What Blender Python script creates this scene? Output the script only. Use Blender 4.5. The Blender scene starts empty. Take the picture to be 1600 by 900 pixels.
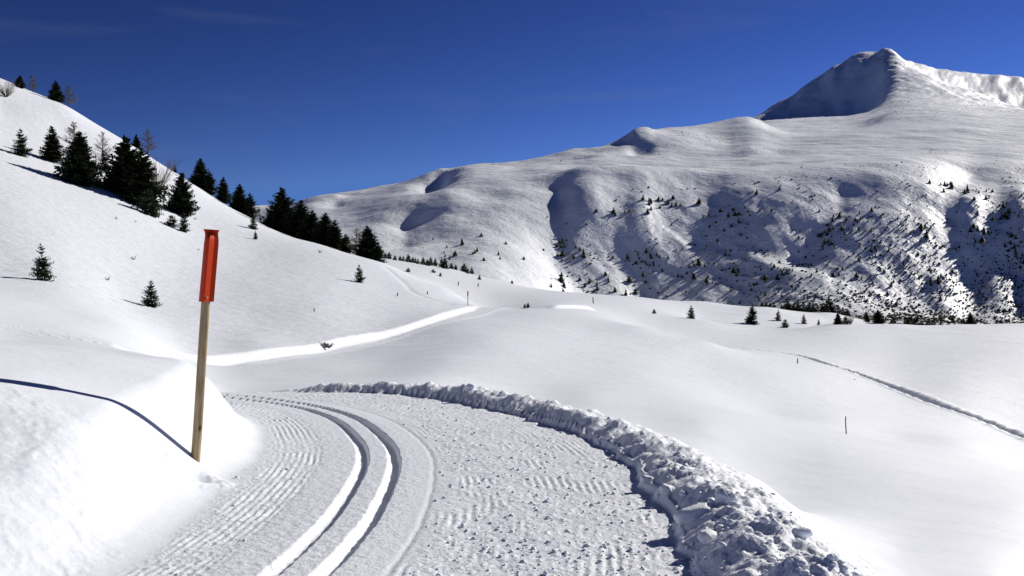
import bpy, math, random
import numpy as np

# ------------------------------------------------------------------ camera, sky, sun, exposure
scene = bpy.context.scene
COL = scene.collection
F = 1570.0                      # focal length in photo pixels (1600 x 900)
cam_d = bpy.data.cameras.new('camera')
cam_d.sensor_width = 36.0
cam_d.lens = 36.0 * F / 1600.0
cam_d.clip_start = 0.05
cam_d.clip_end = 30000.0
cam = bpy.data.objects.new('camera', cam_d)
cam.location = (0, 0, 0)
cam.rotation_euler = (math.radians(90), 0, 0)
COL.objects.link(cam)
scene.camera = cam

SUN_EL = math.radians(29.0)
SUN_AZ = math.radians(39.0)      # ahead of the +X axis, towards +Y
SUN_DIR = np.array([math.cos(SUN_EL) * math.cos(SUN_AZ), math.cos(SUN_EL) * math.sin(SUN_AZ), math.sin(SUN_EL)])
world = bpy.data.worlds.new('World')
scene.world = world
world.use_nodes = True
wn, wl = world.node_tree.nodes, world.node_tree.links
wn.clear()
w_out = wn.new('ShaderNodeOutputWorld')
w_bg = wn.new('ShaderNodeBackground')
sky = wn.new('ShaderNodeTexSky')
sky.sky_type = 'NISHITA'
sky.sun_disc = False
sky.sun_elevation = SUN_EL
sky.sun_rotation = math.radians(90) - SUN_AZ
sky.altitude = 3500
sky.air_density = 1.0
sky.dust_density = 0.0
sky.ozone_density = 3.0
# a camera curve for the deep winter blue (the same power over the whole sky) and thin cirrus streaks
w_bg.inputs['Strength'].default_value = 0.10
w_gain = wn.new('ShaderNodeVectorMath'); w_gain.operation = 'SCALE'; w_gain.inputs['Scale'].default_value = 0.20
w_gam = wn.new('ShaderNodeGamma'); w_gam.inputs['Gamma'].default_value = 2.1
w_gain2 = wn.new('ShaderNodeVectorMath'); w_gain2.operation = 'MULTIPLY'; w_gain2.inputs[1].default_value = (3.05, 2.25, 2.4)
wl.new(sky.outputs[0], w_gain.inputs[0]); wl.new(w_gain.outputs[0], w_gam.inputs['Color']); wl.new(w_gam.outputs[0], w_gain2.inputs[0])
w_tc = wn.new('ShaderNodeTexCoord')
w_map = wn.new('ShaderNodeMapping'); w_map.inputs['Scale'].default_value = (3.0, 3.0, 16.0); w_map.inputs['Rotation'].default_value = (0.0, math.radians(-9), math.radians(20))
w_noise = wn.new('ShaderNodeTexNoise'); w_noise.inputs['Scale'].default_value = 1.6; w_noise.inputs['Detail'].default_value = 7; w_noise.inputs['Distortion'].default_value = .6
w_ramp = wn.new('ShaderNodeMapRange'); w_ramp.inputs['From Min'].default_value = .56; w_ramp.inputs['From Max'].default_value = .85; w_ramp.inputs['To Max'].default_value = .16
w_mix = wn.new('ShaderNodeMix'); w_mix.data_type = 'RGBA'; w_mix.inputs['B'].default_value = (1.6, 1.9, 2.8, 1)
wl.new(w_tc.outputs['Generated'], w_map.inputs['Vector']); wl.new(w_map.outputs[0], w_noise.inputs['Vector'])
wl.new(w_noise.outputs[0], w_ramp.inputs['Value']); wl.new(w_ramp.outputs[0], w_mix.inputs['Factor'])
w_cap = wn.new('ShaderNodeVectorMath'); w_cap.operation = 'MINIMUM'; w_cap.inputs[1].default_value = (.75, 1.8, 6.0)   # keeps the clear air round the sun from glaring
wl.new(w_gain2.outputs[0], w_cap.inputs[0]); wl.new(w_cap.outputs[0], w_mix.inputs['A']); wl.new(w_mix.outputs['Result'], w_bg.inputs['Color'])
wl.new(w_bg.outputs[0], w_out.inputs['Surface'])

sun_d = bpy.data.lights.new('sun', 'SUN')
sun_d.energy = 5.0
sun_d.angle = math.radians(0.5)
sun_d.color = (1.0, 0.945, 0.86)
sun = bpy.data.objects.new('sun', sun_d)
from mathutils import Vector, Matrix
sun.rotation_euler = Vector(SUN_DIR).to_track_quat('Z', 'Y').to_euler()
sun.location = (20, 14, 15)
COL.objects.link(sun)

scene.view_settings.view_transform = 'Standard'
scene.view_settings.look = 'None'
scene.view_settings.gamma = 1.0
scene.view_settings.use_curve_mapping = False
scene.view_settings.exposure = 0.03
scene.cycles.max_bounces = 6
scene.cycles.diffuse_bounces = 2
scene.cycles.transparent_max_bounces = 8

rng = np.random.default_rng(7)
random.seed(7)

# ------------------------------------------------------------------ noise and interpolation helpers
_PERM = np.random.default_rng(3).permutation(1024).astype(np.int32)
_GX = np.cos(np.arange(1024) * 2 * np.pi / 1024); _GY = np.sin(np.arange(1024) * 2 * np.pi / 1024)

def perlin(x, y, seed=0):
    x0 = np.floor(x); y0 = np.floor(y)
    fx = x - x0; fy = y - y0
    ux = fx * fx * fx * (fx * (fx * 6 - 15) + 10); uy = fy * fy * fy * (fy * (fy * 6 - 15) + 10)
    xi = x0.astype(np.int32); yi = y0.astype(np.int32)
    def g(dx, dy):
        k = _PERM[(_PERM[(xi + dx + seed * 31) & 1023] + yi + dy) & 1023]
        return _GX[k] * (fx - dx) + _GY[k] * (fy - dy)
    a = g(0, 0); b = g(1, 0); c = g(0, 1); d = g(1, 1)
    return ((a + (b - a) * ux) * (1 - uy) + (c + (d - c) * ux) * uy) * 1.5

def fbm(x, y, octaves=4, seed=0, gain=0.5, lac=2.03, ridged=False):
    s = 0; a = 1.0; t = 0
    for o in range(octaves):
        n = perlin(x, y, seed + o * 17)
        if ridged: n = 1 - 2 * np.abs(n)
        s = s + a * n; t += a
        a *= gain; x = x * lac + 11.3; y = y * lac - 7.7
    return s / t

def sstep(a, b, x):
    t = np.clip((x - a) / (b - a), 0, 1)
    return t * t * (3 - 2 * t)

def polyline(points, n):
    """Catmull-Rom resample of points (any dimension) to n samples, even in arc length."""
    p = np.array(points, float)
    p = np.vstack([2 * p[0] - p[1], p, 2 * p[-1] - p[-2]])
    out = []
    for i in range(1, len(p) - 2):
        t = np.linspace(0, 1, 40, endpoint=False)[:, None]
        a, b, c, d = p[i - 1], p[i], p[i + 1], p[i + 2]
        out.append(0.5 * ((2 * b) + (c - a) * t + (2 * a - 5 * b + 4 * c - d) * t ** 2 + (3 * b - a - 3 * c + d) * t ** 3))
    out.append(p[-2][None])
    q = np.vstack(out)
    s = np.concatenate([[0], np.cumsum(np.linalg.norm(np.diff(q[:, :2], axis=0), axis=1))])
    ss = np.linspace(0, s[-1], n)
    return np.stack([np.interp(ss, s, q[:, k]) for k in range(q.shape[1])], 1), ss

def project(X, Y, poly, ss, reach=None):
    """Nearest position on a plan polyline: arc length s and signed distance (right of travel positive)."""
    if reach:
        m = (X > poly[:, 0].min() - reach) & (X < poly[:, 0].max() + reach) & (Y > poly[:, 1].min() - reach) & (Y < poly[:, 1].max() + reach)
        s = np.zeros(X.shape); d = np.full(X.shape, 1e4)
        if m.any(): s[m], d[m] = project(X[m], Y[m], poly, ss)
        return s, d
    shp = X.shape
    x = X.ravel(); y = Y.ravel()
    a = poly[:-1, :2]; b = poly[1:, :2]; d = b - a; L2 = (d ** 2).sum(1)
    best = np.full(x.shape, 1e18); bs = np.zeros(x.shape); bd = np.zeros(x.shape)
    for i in range(len(a)):
        t = np.clip(((x - a[i, 0]) * d[i, 0] + (y - a[i, 1]) * d[i, 1]) / L2[i], 0, 1)
        ex = x - (a[i, 0] + t * d[i, 0]); ey = y - (a[i, 1] + t * d[i, 1])
        q = ex * ex + ey * ey
        m = q < best
        best = np.where(m, q, best)
        bs = np.where(m, ss[i] + t * (ss[i + 1] - ss[i]), bs)
        bd = np.where(m, np.sign(ex * d[i, 1] - ey * d[i, 0]) * np.sqrt(q), bd)
    return bs.reshape(shp), bd.reshape(shp)

def tps_fit(pts, val, lam):
    n = len(pts)
    d2 = ((pts[:, None] - pts[None]) ** 2).sum(-1)
    K = 0.5 * d2 * np.log(d2 + 1e-12)
    A = np.zeros((n + 3, n + 3)); A[:n, :n] = K + lam * np.eye(n)
    P = np.c_[np.ones(n), pts]; A[:n, n:] = P; A[n:, :n] = P.T
    return np.linalg.solve(A, np.r_[val, 0, 0, 0])

def tps_eval(c, pts, q):
    n = len(pts)
    out = c[n] + q @ c[n + 1:]
    for i in range(n):
        d2 = ((q - pts[i]) ** 2).sum(1)
        out += c[i] * 0.5 * d2 * np.log(d2 + 1e-12)
    return out

def cubic_matrix(coarse, fine):
    n = len(coarse); h = coarse[1] - coarse[0]
    p = np.clip((fine - coarse[0]) / h, 0, n - 1.0001); i = np.floor(p).astype(int); t = p - i
    M = np.zeros((len(fine), n)); r = np.arange(len(fine))
    for k, w in ((-1, -.5 * t + t ** 2 - .5 * t ** 3), (0, 1 - 2.5 * t ** 2 + 1.5 * t ** 3), (1, .5 * t + 2 * t ** 2 - 1.5 * t ** 3), (2, -.5 * t ** 2 + .5 * t ** 3)):
        np.add.at(M, (r, np.clip(i + k, 0, n - 1)), w)
    return M

# ------------------------------------------------------------------ survey of the place: (column, [(row, distance)]) read off the photograph
NEAR = {
 -400: [(650, 5), (460, 8), (420, 14), (350, 40), (330, 70), (200, 125), (60, 200), (-60, 287), (60, 420)],
 -200: [(900, 4.2), (650, 6.0), (520, 8.4), (470, 13), (450, 20), (432, 40), (395, 70), (290, 112), (150, 187), (30, 275), (60, 350), (200, 420)],
 0: [(900, 4.7), (700, 6.3), (605, 8), (549, 12), (525, 15), (500, 20), (485, 28), (470, 40), (442, 62), (421, 74), (340, 106), (230, 175), (160, 231), (126, 265), (150, 337), (240, 420)],
 100: [(800, 5.8), (700, 7), (620, 8.5), (552, 12.5), (530, 16), (512, 22), (488, 42), (455, 63), (430, 78), (370, 106), (262, 181), (200, 231), (168, 260), (200, 337), (300, 420)],
 200: [(800, 6.4), (700, 7.6), (630, 9), (562, 12.5), (548, 15), (543, 20), (534, 28), (514, 42), (492, 62), (468, 80), (400, 112), (300, 181), (255, 222), (228, 250), (265, 337), (375, 420)],
 300: [(650, 8.9), (600, 10.5), (570, 12.5), (590, 15.5), (592, 20), (586, 27), (563, 45), (535, 58), (508, 70), (470, 92), (400, 135), (335, 193), (288, 243), (330, 337), (420, 420)],
 400: [(612, 21), (598, 29), (580, 38), (557, 52), (532, 62), (500, 82), (450, 110), (395, 160), (345, 235), (375, 325), (430, 420)],
 500: [(606, 21), (597, 28), (570, 42), (546, 60), (520, 74), (480, 96), (430, 135), (382, 209), (400, 279), (398, 330), (445, 420)],
 600: [(603, 21), (592, 28), (566, 43), (540, 60), (526, 76), (490, 101), (450, 135), (411, 190), (421, 245), (404, 330), (440, 420)],
 700: [(612, 20), (592, 26), (562, 38), (538, 52), (515, 72), (497, 94), (482, 118), (466, 140), (453, 160), (459, 190), (442, 255), (419, 330), (450, 420)],
 765: [(650, 18), (598, 28), (558, 41), (530, 55), (508, 78), (490, 110), (480, 132), (485, 160), (465, 235), (435, 330), (462, 420)],
 850: [(650, 19), (608, 29), (577, 38), (551, 50), (525, 68), (503, 90), (485, 120), (474, 165), (464, 240), (453, 330), (470, 420)],
 925: [(662, 17), (622, 25), (594, 35), (568, 47), (544, 63), (520, 84), (496, 114), (484, 150), (478, 180), (470, 230), (459, 300), (480, 420)],
 1000:[(690, 14.5), (645, 22), (610, 32), (584, 43), (560, 59), (536, 79), (510, 101), (513, 128), (502, 160), (487, 200), (470, 275), (464, 315), (490, 420)],
 1100:[(735, 12.5), (667, 19.5), (630, 31), (600, 47), (571, 67), (549, 83), (533, 96), (541, 116), (529, 140), (510, 170), (500, 200), (504, 235), (490, 280), (471, 335), (492, 420)],
 1200:[(790, 10.6), (690, 19.5), (645, 37), (595, 62), (567, 86), (549, 115), (532, 148), (517, 190), (521, 230), (500, 280), (480, 335), (502, 420)],
 1300:[(810, 10), (707, 19), (655, 38), (603, 72), (567, 108), (540, 143), (506, 205), (514, 260), (500, 320), (489, 345), (506, 420)],
 1400:[(860, 8.1), (727, 18), (683, 34), (632, 67), (606, 89), (570, 122), (531, 166), (506, 215), (516, 280), (508, 340), (512, 420)],
 1500:[(870, 7.9), (748, 17), (692, 34), (650, 65), (602, 95), (562, 130), (526, 177), (507, 230), (516, 290), (514, 420)],
 1600:[(905, 7.2), (790, 13.5), (725, 30), (690, 54), (640, 81), (591, 111), (551, 145), (523, 185), (505, 235), (515, 300), (516, 420)],
 1800:[(1000, 6.8), (832, 14), (748, 30), (703, 54), (637, 86), (570, 140), (525, 195), (500, 245), (515, 300), (516, 420)],
 2100:[(1000, 10), (840, 18), (772, 32), (716, 56), (640, 90), (560, 150), (510, 200), (490, 250), (512, 420)],
}
NEAR_W = [(-.6, 2.6, -1.65), (.8, 2.6, -1.65), (-2.4, 2.6, -1.55), (-.6, 4.2, -1.65), (-.6, 5.7, -1.65), (.8, 5.7, -1.65), (-1.9, 5.7, -1.65), (-.65, 8.5, -1.65), (.9, 8, -1.65), (-2.2, 8.3, -1.65),
          (-.9, 10.8, -1.65), (.5, 10.5, -1.65), (-2.5, 10.6, -1.65), (-1.6, 12.9, -1.68), (-.2, 12.6, -1.68), (-2.9, 15, -1.75), (-1.4, 14.8, -1.75), (-4.6, 16, -1.85), (-3, 18, -2.05),
          (2.2, 6, -1.75), (2.2, 9, -1.75), (1.9, 11.5, -1.8), (2.0, 4, -1.62), (1.9, 2.6, -1.6), (3.4, 4.5, -1.85), (3.6, 2.6, -1.85), (3.2, 6.6, -1.93), (.9, 14, -1.85), (-.8, 16.8, -1.95)]
FAR = {
 -500: [(250, 420), (260, 900), (290, 1600), (300, 2600), (320, 6500)],
 0:   [(300, 420), (330, 800), (340, 1500), (340, 2400), (350, 6500)],
 300: [(420, 420), (400, 620), (370, 900), (345, 1400), (332, 1900), (345, 2600), (360, 6500)],
 400: [(432, 420), (415, 560), (385, 760), (350, 1050), (330, 1450), (322, 1850), (335, 2600), (350, 6500)],
 500:[(446, 420), (430, 520), (400, 625), (365, 721), (335, 900), (312, 1040), (304, 1160), (320, 1645), (345, 6500)],
 520: [(316, 1030), (302, 1066), (302, 1120)],
 600:[(443, 420), (427, 520), (395, 625), (355, 711), (325, 807), (300, 1020), (291, 1140), (310, 1645), (340, 6500)],
 640:[(446, 420), (430, 520), (392, 630), (350, 711), (318, 795), (293, 1000), (281, 1152), (300, 1645), (340, 6500)],
 665: [(300, 985), (287, 1050), (272, 1083), (272, 1130)],
 685: [(300, 960), (283, 1060), (265, 1098), (265, 1150)],
 700:[(453, 420), (440, 510), (400, 625), (350, 701), (310, 779), (282, 980), (262, 1180), (285, 1722), (330, 6500)],
 800:[(466, 420), (455, 510), (430, 590), (380, 660), (330, 731), (290, 811), (266, 1040), (255, 1220), (280, 1800), (320, 6500)],
 900:[(478, 420), (462, 640), (435, 657), (390, 683), (340, 715), (300, 745), (262, 987), (250, 1130), (233, 1300), (250, 1950), (300, 6500)],
 930: [(480, 420), (478, 638), (440, 660), (390, 687), (340, 716), (300, 744), (262, 925), (243, 1120), (238, 1190), (233, 1225), (234, 1330), (248, 2000), (295, 6500)],
 1000: [(487, 420), (478, 651), (440, 672), (390, 698), (340, 725), (300, 752), (262, 925), (242, 1120), (237, 1198), (207, 1236), (207, 1330), (225, 2000), (280, 6500)],
 1072: [(494, 420), (478, 649), (440, 674), (390, 704), (340, 737), (300, 768), (262, 925), (243, 1120), (222, 1222), (207, 1310), (200, 1400), (214, 2000), (268, 6500)],
 1142: [(501, 420), (478, 643), (440, 669), (390, 702), (340, 736), (300, 770), (261, 925), (240, 1120), (232, 1195), (213, 1300), (190, 1440), (202, 2000), (248, 6500)],
 1170: [(500, 420), (496, 530), (480, 637), (440, 665), (390, 698), (340, 733), (300, 768), (260, 930), (232, 1130), (184, 1457), (196, 2050), (190, 3900), (240, 6500)],
 1215: [(505, 420), (501, 530), (440, 659), (390, 691), (340, 726), (293, 772), (257, 930), (228, 1175), (206, 1632), (193, 3500), (190, 3890), (165, 4085), (190, 4700), (225, 6500)],
 1260: [(506, 420), (502, 530), (440, 653), (390, 685), (340, 719), (293, 764), (255, 933), (224, 1175), (203, 1750), (194, 3500), (188, 3850), (141, 4080), (170, 4700), (220, 6500)],
 1300: [(507, 420), (503, 530), (440, 651), (390, 681), (340, 713), (293, 756), (252, 933), (221, 1175), (202, 1750), (190, 3450), (181, 3830), (117, 4075), (150, 4700), (210, 6500)],
 1340: [(508, 420), (504, 530), (440, 651), (390, 681), (340, 712), (293, 754), (250, 933), (218, 1175), (200, 1750), (186, 3350), (168, 3800), (95, 4060), (130, 4700), (200, 6500)],
 1365: [(509, 420), (505, 530), (440, 652), (390, 682), (340, 713), (293, 755), (247, 937), (215, 1197), (192, 1750), (172, 3250), (150, 3700), (92, 4050), (125, 4700), (195, 6500)],
 1385: [(510, 420), (506, 530), (440, 654), (390, 684), (340, 715), (293, 756), (245, 940), (212, 1220), (180, 1750), (150, 3250), (120, 3700), (82, 4050), (115, 4700), (190, 6500)],
 1410: [(510, 420), (506, 530), (440, 657), (390, 687), (340, 718), (293, 760), (243, 947), (210, 1220), (176, 1750), (145, 3250), (115, 3700), (93, 4020), (110, 4400), (97, 4800), (140, 5600), (190, 6500)],
 1450: [(512, 420), (508, 530), (440, 662), (390, 693), (340, 725), (293, 768), (240, 958), (208, 1220), (174, 1750), (146, 3250), (121, 3680), (128, 4150), (127, 4550), (106, 4850), (150, 5600), (190, 6500)],
 1485: [(136, 3620), (143, 4150), (141, 4560), (112, 4870), (150, 5600)],
 1560: [(166, 3250), (161, 3500), (168, 4100), (163, 4600), (122, 4900), (156, 5600)],
 1520: [(514, 420), (510, 530), (440, 675), (385, 705), (330, 737), (280, 814), (236, 1001), (204, 1220), (178, 1750), (158, 3250), (146, 3550), (157, 4150), (153, 4600), (118, 4900), (155, 5700), (190, 6500)],
 1600: [(516, 420), (512, 530), (440, 678), (380, 709), (320, 744), (272, 832), (230, 1016), (205, 1220), (185, 1632), (172, 3250), (180, 4000), (172, 4600), (127, 4900), (160, 5700), (190, 6500)],
 1800: [(516, 420), (512, 530), (435, 657), (365, 694), (305, 731), (255, 921), (215, 1044), (190, 1246), (165, 1850), (150, 3400), (160, 4000), (110, 5000), (150, 6500)],
 2200: [(512, 420), (508, 530), (480, 641), (420, 673), (350, 711), (290, 757), (240, 921), (200, 1044), (170, 1246), (150, 1850), (130, 3400), (140, 4000), (100, 5000), (150, 6500)],
}
SU = 5.0

def survey(table, world_pts, u0, u1, v0, v1, nu, nv, lam):
    P = []; V = []
    for x, lst in table.items():
        for y, d in lst:
            P.append(((x - 800) / F * SU, math.log(d))); V.append((450 - y) / F)
    for X, Y, z in world_pts:
        P.append((X / Y * SU, math.log(Y))); V.append(z / Y)
    P = np.array(P); V = np.array(V)
    c = tps_fit(P, V, lam)
    U = np.linspace(u0, u1, nu); W = np.linspace(v0, v1, nv)
    q = np.stack(np.meshgrid(U * SU, W), -1).reshape(-1, 2)
    return U, W, tps_eval(c, P, q).reshape(nv, nu)

NS = survey(NEAR, NEAR_W, -0.95, 1.0, math.log(2.4), math.log(430), 200, 260, 2e-4)
FS = survey(FAR, [], -0.95, 1.0, math.log(400), math.log(6600), 190, 420, 3e-5)

def tensor(S, u, Y):
    return (cubic_matrix(S[1], np.log(Y)) @ S[2]) @ cubic_matrix(S[0], u).T * Y[:, None]

def ucols(n_in, n_out, lim_in, lo, hi):
    return np.concatenate([np.linspace(lo, -lim_in, n_out, endpoint=False), np.linspace(-lim_in, lim_in, n_in, endpoint=False), np.linspace(lim_in, hi, n_out)])

def P3(x, y, d):
    return ((x - 800) / F * d, d, (450 - y) / F * d)

# ------------------------------------------------------------------ the near ground: trail, left bank, ploughed berm
u_n = ucols(1080, 70, 0.56, -0.9, 0.95)
Y_n = 1.0 / np.linspace(1 / 3.3, 1 / 20.0, 470)
zn = tensor(NS, u_n, Y_n)
zn_survey = zn.copy()
Xn = u_n[None, :] * Y_n[:, None]; Yn = np.repeat(Y_n[:, None], len(u_n), 1)

REF, REF_S = polyline([(-1.75, 1.5), (-1.4, 4.2), (-1.22, 5.82), (-1.14, 7.4), (-1.26, 9.6), (-1.63, 11.3), (-2.32, 13.3), (-3.25, 14.95), (-4.9, 16.5), (-7, 17.4), (-9.5, 17.7), (-13, 17.0)], 64)
ts, tt = project(Xn, Yn, REF, REF_S)
def ref_s(Y):  return np.interp(Y, REF[:40, 1], REF_S[:40])
SY = np.interp(ts, REF_S, np.maximum.accumulate(REF[:, 1]))         # distance ahead along the trail
LEFT = np.interp(SY, [4, 5.8, 8.4, 10.8, 13, 16], [-.85, -1.0, -1.22, -1.12, -1.1, -1.15])
RIGHT = np.interp(SY, [3, 5.8, 7.6, 9, 10.8, 13, 15, 17], [2.5, 2.28, 2.24, 2.3, 2.25, 2.2, 2.15, 2.1])
LEFT = LEFT + .05 * perlin(ts * 1.3, ts * 0 + 3.3, 5)
RIGHT = RIGHT + .10 * perlin(ts * 1.1, ts * 0 + 9.1, 6) + .05 * perlin(ts * 4.1, ts * 0 + 2.1, 7)
plane = -1.65 - .10 * sstep(11.5, 16, Yn) - .25 * sstep(16, 20, Yn)
e_ = np.maximum(-(tt - LEFT), 0)
HF = np.interp(Yn, [3.5, 5, 6.3, 7.2, 8.2, 10, 12, 14], [.08, .16, .28, .42, .52, .64, .72, .6])
SLP = np.interp(Yn, [3.5, 5.5, 7.2, 9, 12], [.18, .32, .48, .42, .18])
run = np.maximum(e_ - .25, 0); run = run * run / (run + .2)
bank_z = -1.65 + HF * sstep(.0, .95, e_) + SLP * 1.7 * np.tanh(run / 1.7)
use = (1 - sstep(10.5, 14, Yn)) * (tt < LEFT)
in_trail = sstep(0, 1, (tt - LEFT + .55) / .5)
shown = np.maximum(sstep(-.40, -.325, Xn / Yn), 1 - sstep(10, 12.5, Yn))      # the trail leaves sight behind the bank
in_trail = in_trail * (1 - sstep(.5, 1.5, tt - RIGHT)) * shown
zn = zn * (1 - in_trail) + plane * in_trail
zn = zn * (1 - use) + bank_z * use
# left bank toe: a soft cut that faces the sun
toe = tt - LEFT
# berm
q = tt - RIGHT
WC = np.interp(SY, [3, 5, 7, 9, 12, 16], [.6, .55, .42, .34, .34, .38])
HB = np.interp(SY, [3, 5, 7, 9, 10.5, 12, 14.5, 17, 20], [.25, .235, .20, .165, .165, .17, .19, .16, .09])
lump = fbm(Xn * 2.1, Yn * 2.1, 3, 31)
lump2 = fbm(Xn * 6.5, Yn * 6.5, 3, 32)
cells = np.abs(fbm(Xn * 11, Yn * 11, 2, 33))
HB = HB * np.interp(Xn, [-5.5, -3.6, -1.2], [.45, .85, 1])
HBv = HB * (1 + .65 * lump + .14 * lump2) * shown
inner = np.where(q < 0, 0, np.where(q < WC, 1 - (1 - np.clip(q / WC, 0, 1)) ** 2.2, 1 - sstep(0, 1, (q - WC) / .75)))
inner = np.maximum(inner, .42 * sstep(0, .05, q) * (q < WC) * np.interp(SY, [6, 8, 16, 18], [.5, 1, 1, .4]))
berm = HBv * inner
bmask = sstep(-.02, .12, q) * (1 - sstep(.55, .95, q - WC))
crest = np.exp(-((q - WC * .9) / .3) ** 2)
berm += bmask * shown * (.25 + .75 * np.maximum(crest, (q > WC))) * (.014 * cells + .014 * lump2 + .005 * fbm(Xn * 24, Yn * 24, 2, 35))
zn += berm
# ski tracks: two grooves with a gentle sunny left wall and a steep right wall
groove = np.zeros_like(zn)
for c, depth in ((-.15, .046), (.15, .055)):
    d = tt - c + .008 * perlin(ts * 2.2, ts * 0 + c * 40, 12) + .010 * fbm(Xn * 13, Yn * 13, 2, 43)
    left = sstep(-.085, -.028, d); right = 1 - sstep(.03, .05, d)
    groove = np.maximum(groove, depth * left * right)
far_fade = 1 - .45 * sstep(13.5, 16, SY)
edge_n = .006 * fbm(Xn * 14, Yn * 14, 3, 41)
zn -= groove * far_fade * shown
band = sstep(-.66, -.45, tt) * (1 - sstep(.24, .50, tt))
zn += band * .010 * (1 - groove / .08)
zn += edge_n * band
# corduroy, worn in patches
worn = sstep(-.25, .35, fbm(Xn * .9, Yn * .9, 3, 51) + .25)
cord_l = sstep(-1.1, -.9, tt) * (1 - sstep(-.62, -.52, tt)) * worn
wob = .012 * fbm(Xn * 3, Yn * 3, 2, 52)
zn += cord_l * .007 * (.55 + .9 * fbm(Xn * 2.5, Yn * 2.5, 2, 57)) * np.sin((tt + wob) * 2 * np.pi / .062)
worn_r = sstep(.08, .5, fbm(Xn * 2.3 + 4, Yn * 1.6, 3, 53) + .06)
cord_r = sstep(.5, .6, tt) * (1 - sstep(-.2, 0, q)) * worn_r
zn += cord_r * .0045 * np.sin((tt + wob * 1.5) * 2 * np.pi / .066)
zn -= .007 * np.exp(-((tt - .50 - .012 * perlin(ts * 3, ts * 0 + 5, 55)) / .022) ** 2)
# trodden rough snow on the right half
rough = sstep(.5, .75, tt) * (1 - sstep(-.05, .2, q))
rn = fbm(Xn * 9, Yn * 9, 4, 61, gain=.6)
rn2 = np.maximum(0, fbm(Xn * 15, Yn * 15, 2, 62)) ** 1.5
zn += rough * (.010 * rn + .020 * rn2 * (1 - .6 * worn_r) + .014 * fbm(Xn * 1.7, Yn * 1.7, 2, 63))
rough_l = sstep(-.1, .15, tt - LEFT) * (1 - sstep(-.6, -.45, tt))
zn += rough_l * (.006 * fbm(Xn * 12, Yn * 12, 3, 64) + .012 * np.maximum(0, fbm(Xn * 18, Yn * 18, 2, 65)))
# left bank: wind ripples and rough debris
bank = 1 - sstep(-.3, .0, toe)
zn += bank * (.02 * fbm(Xn * .35 + Yn * .2, Yn * 2.0, 3, 71) * sstep(8, 12, Yn) + .02 * fbm(Xn * .7, Yn * .7, 2, 76) * sstep(.2, .8, -toe))
debris = bank * sstep(.0, .5, fbm(Xn * .8, Yn * .8, 2, 72) + .3) * (1 - sstep(7.4, 8.6, Yn))
zn += debris * (.014 * fbm(Xn * 1.6, Yn * 1.6, 2, 73) + .006 * fbm(Xn * 7, Yn * 7, 3, 75) + .010 * np.maximum(0, fbm(Xn * 9, Yn * 9, 2, 74)))
rp_ = np.hypot(Xn + 2.62, Yn - 8.32)
zn += .035 * np.exp(-((rp_ - .2) / .09) ** 2) * (1 + .8 * fbm(Xn * 9, Yn * 9, 2, 77)) - .04 * np.exp(-(rp_ / .085) ** 2)      # snow heaved up round the pole
# open snow right of the berm: nearly smooth
zn += .012 * fbm(Xn * .55, Yn * .55, 3, 91) * sstep(.3, 1.2, q - WC)

join = sstep(18.2, 19.7, Yn)
zn = zn * (1 - join) + zn_survey * join

# ------------------------------------------------------------------ the middle ground
u_m = ucols(830, 45, 0.56, -0.9, 0.95)
Y_m = np.exp(np.linspace(math.log(18.8), math.log(425), 412))
zm = tensor(NS, u_m, Y_m)
Xm = u_m[None, :] * Y_m[:, None]; Ym = np.repeat(Y_m[:, None], len(u_m), 1)
fade = sstep(20, 32, Ym)
zm -= .25 * (1 - sstep(18.8, 19.7, Ym)) + .012 * (1 - sstep(19.7, 21, Ym))
slope_l = sstep(-.02, -.14, Xm / Ym) * sstep(48, 70, Ym) if False else (1 - sstep(-.16, -.03, Xm / Ym)) * sstep(48, 70, Ym)
zm += fade * .10 * fbm(Xm * .055, Ym * .055, 3, 101)
zm += slope_l * (.06 * fbm(Xm * .22, Ym * .5, 3, 102) + .035 * fbm(Xm * .9, Ym * 1.4, 2, 103))
TR2, TR2_S = polyline([P3(288, 566, 44)[:2], P3(340, 562, 47)[:2], P3(400, 557, 52)[:2], P3(500, 546, 60)[:2], P3(600, 526, 76)[:2], P3(690, 499, 93)[:2], P3(740, 484, 118)[:2], P3(775, 480, 140)[:2]], 60)
s2, d2 = project(Xm, Ym, TR2, TR2_S, 8)
e2 = sstep(0, 1.5, s2) * (1 - sstep(TR2_S[-1] - 14, TR2_S[-1], s2))
zm += e2 * (-.55 * sstep(-2.1, -1.3, d2) * (1 - sstep(.8, 2.4, d2)) + .10 * np.exp(-((d2 - 2.2) / .5) ** 2))
FP, FP_S = polyline([P3(1130, 542, 119)[:2], P3(1180, 546, 117)[:2], P3(1250, 549, 113)[:2], P3(1290, 561, 104)[:2], P3(1330, 576, 100)[:2], P3(1400, 606, 89)[:2], P3(1480, 640, 71)[:2], P3(1600, 690, 58)[:2], P3(1800, 770, 38)[:2]], 70)
s3, d3 = project(Xm, Ym, FP, FP_S, 4)
d3 = d3 + .12 * perlin(s3 * .5, s3 * 0, 111)
w3 = np.interp(s3, [0, 8, 30], [.25, .35, .5])
steps = .75 + .25 * np.sin(s3 * 2 * np.pi / 1.4 + 2 * np.sign(d3))
zm += sstep(0, 3, s3) * (-.62 * steps * np.exp(-(d3 / w3) ** 4) + .14 * np.exp(-((np.abs(d3) - 1.0) / .3) ** 2) * (.6 + .8 * perlin(s3 * .9, np.sign(d3) * 3, 112)))
SK, SK_S = polyline([P3(598, 408, 175)[:2], P3(628, 430, 152)[:2], P3(648, 448, 136)[:2], P3(700, 463, 128)[:2], P3(735, 470, 130)[:2]], 30)
s5, d5 = project(Xm, Ym, SK, SK_S, 4)
zm -= .10 * np.exp(-(d5 / .5) ** 2) * sstep(0, 4, s5)            # an old ski line on the left slope
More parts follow.
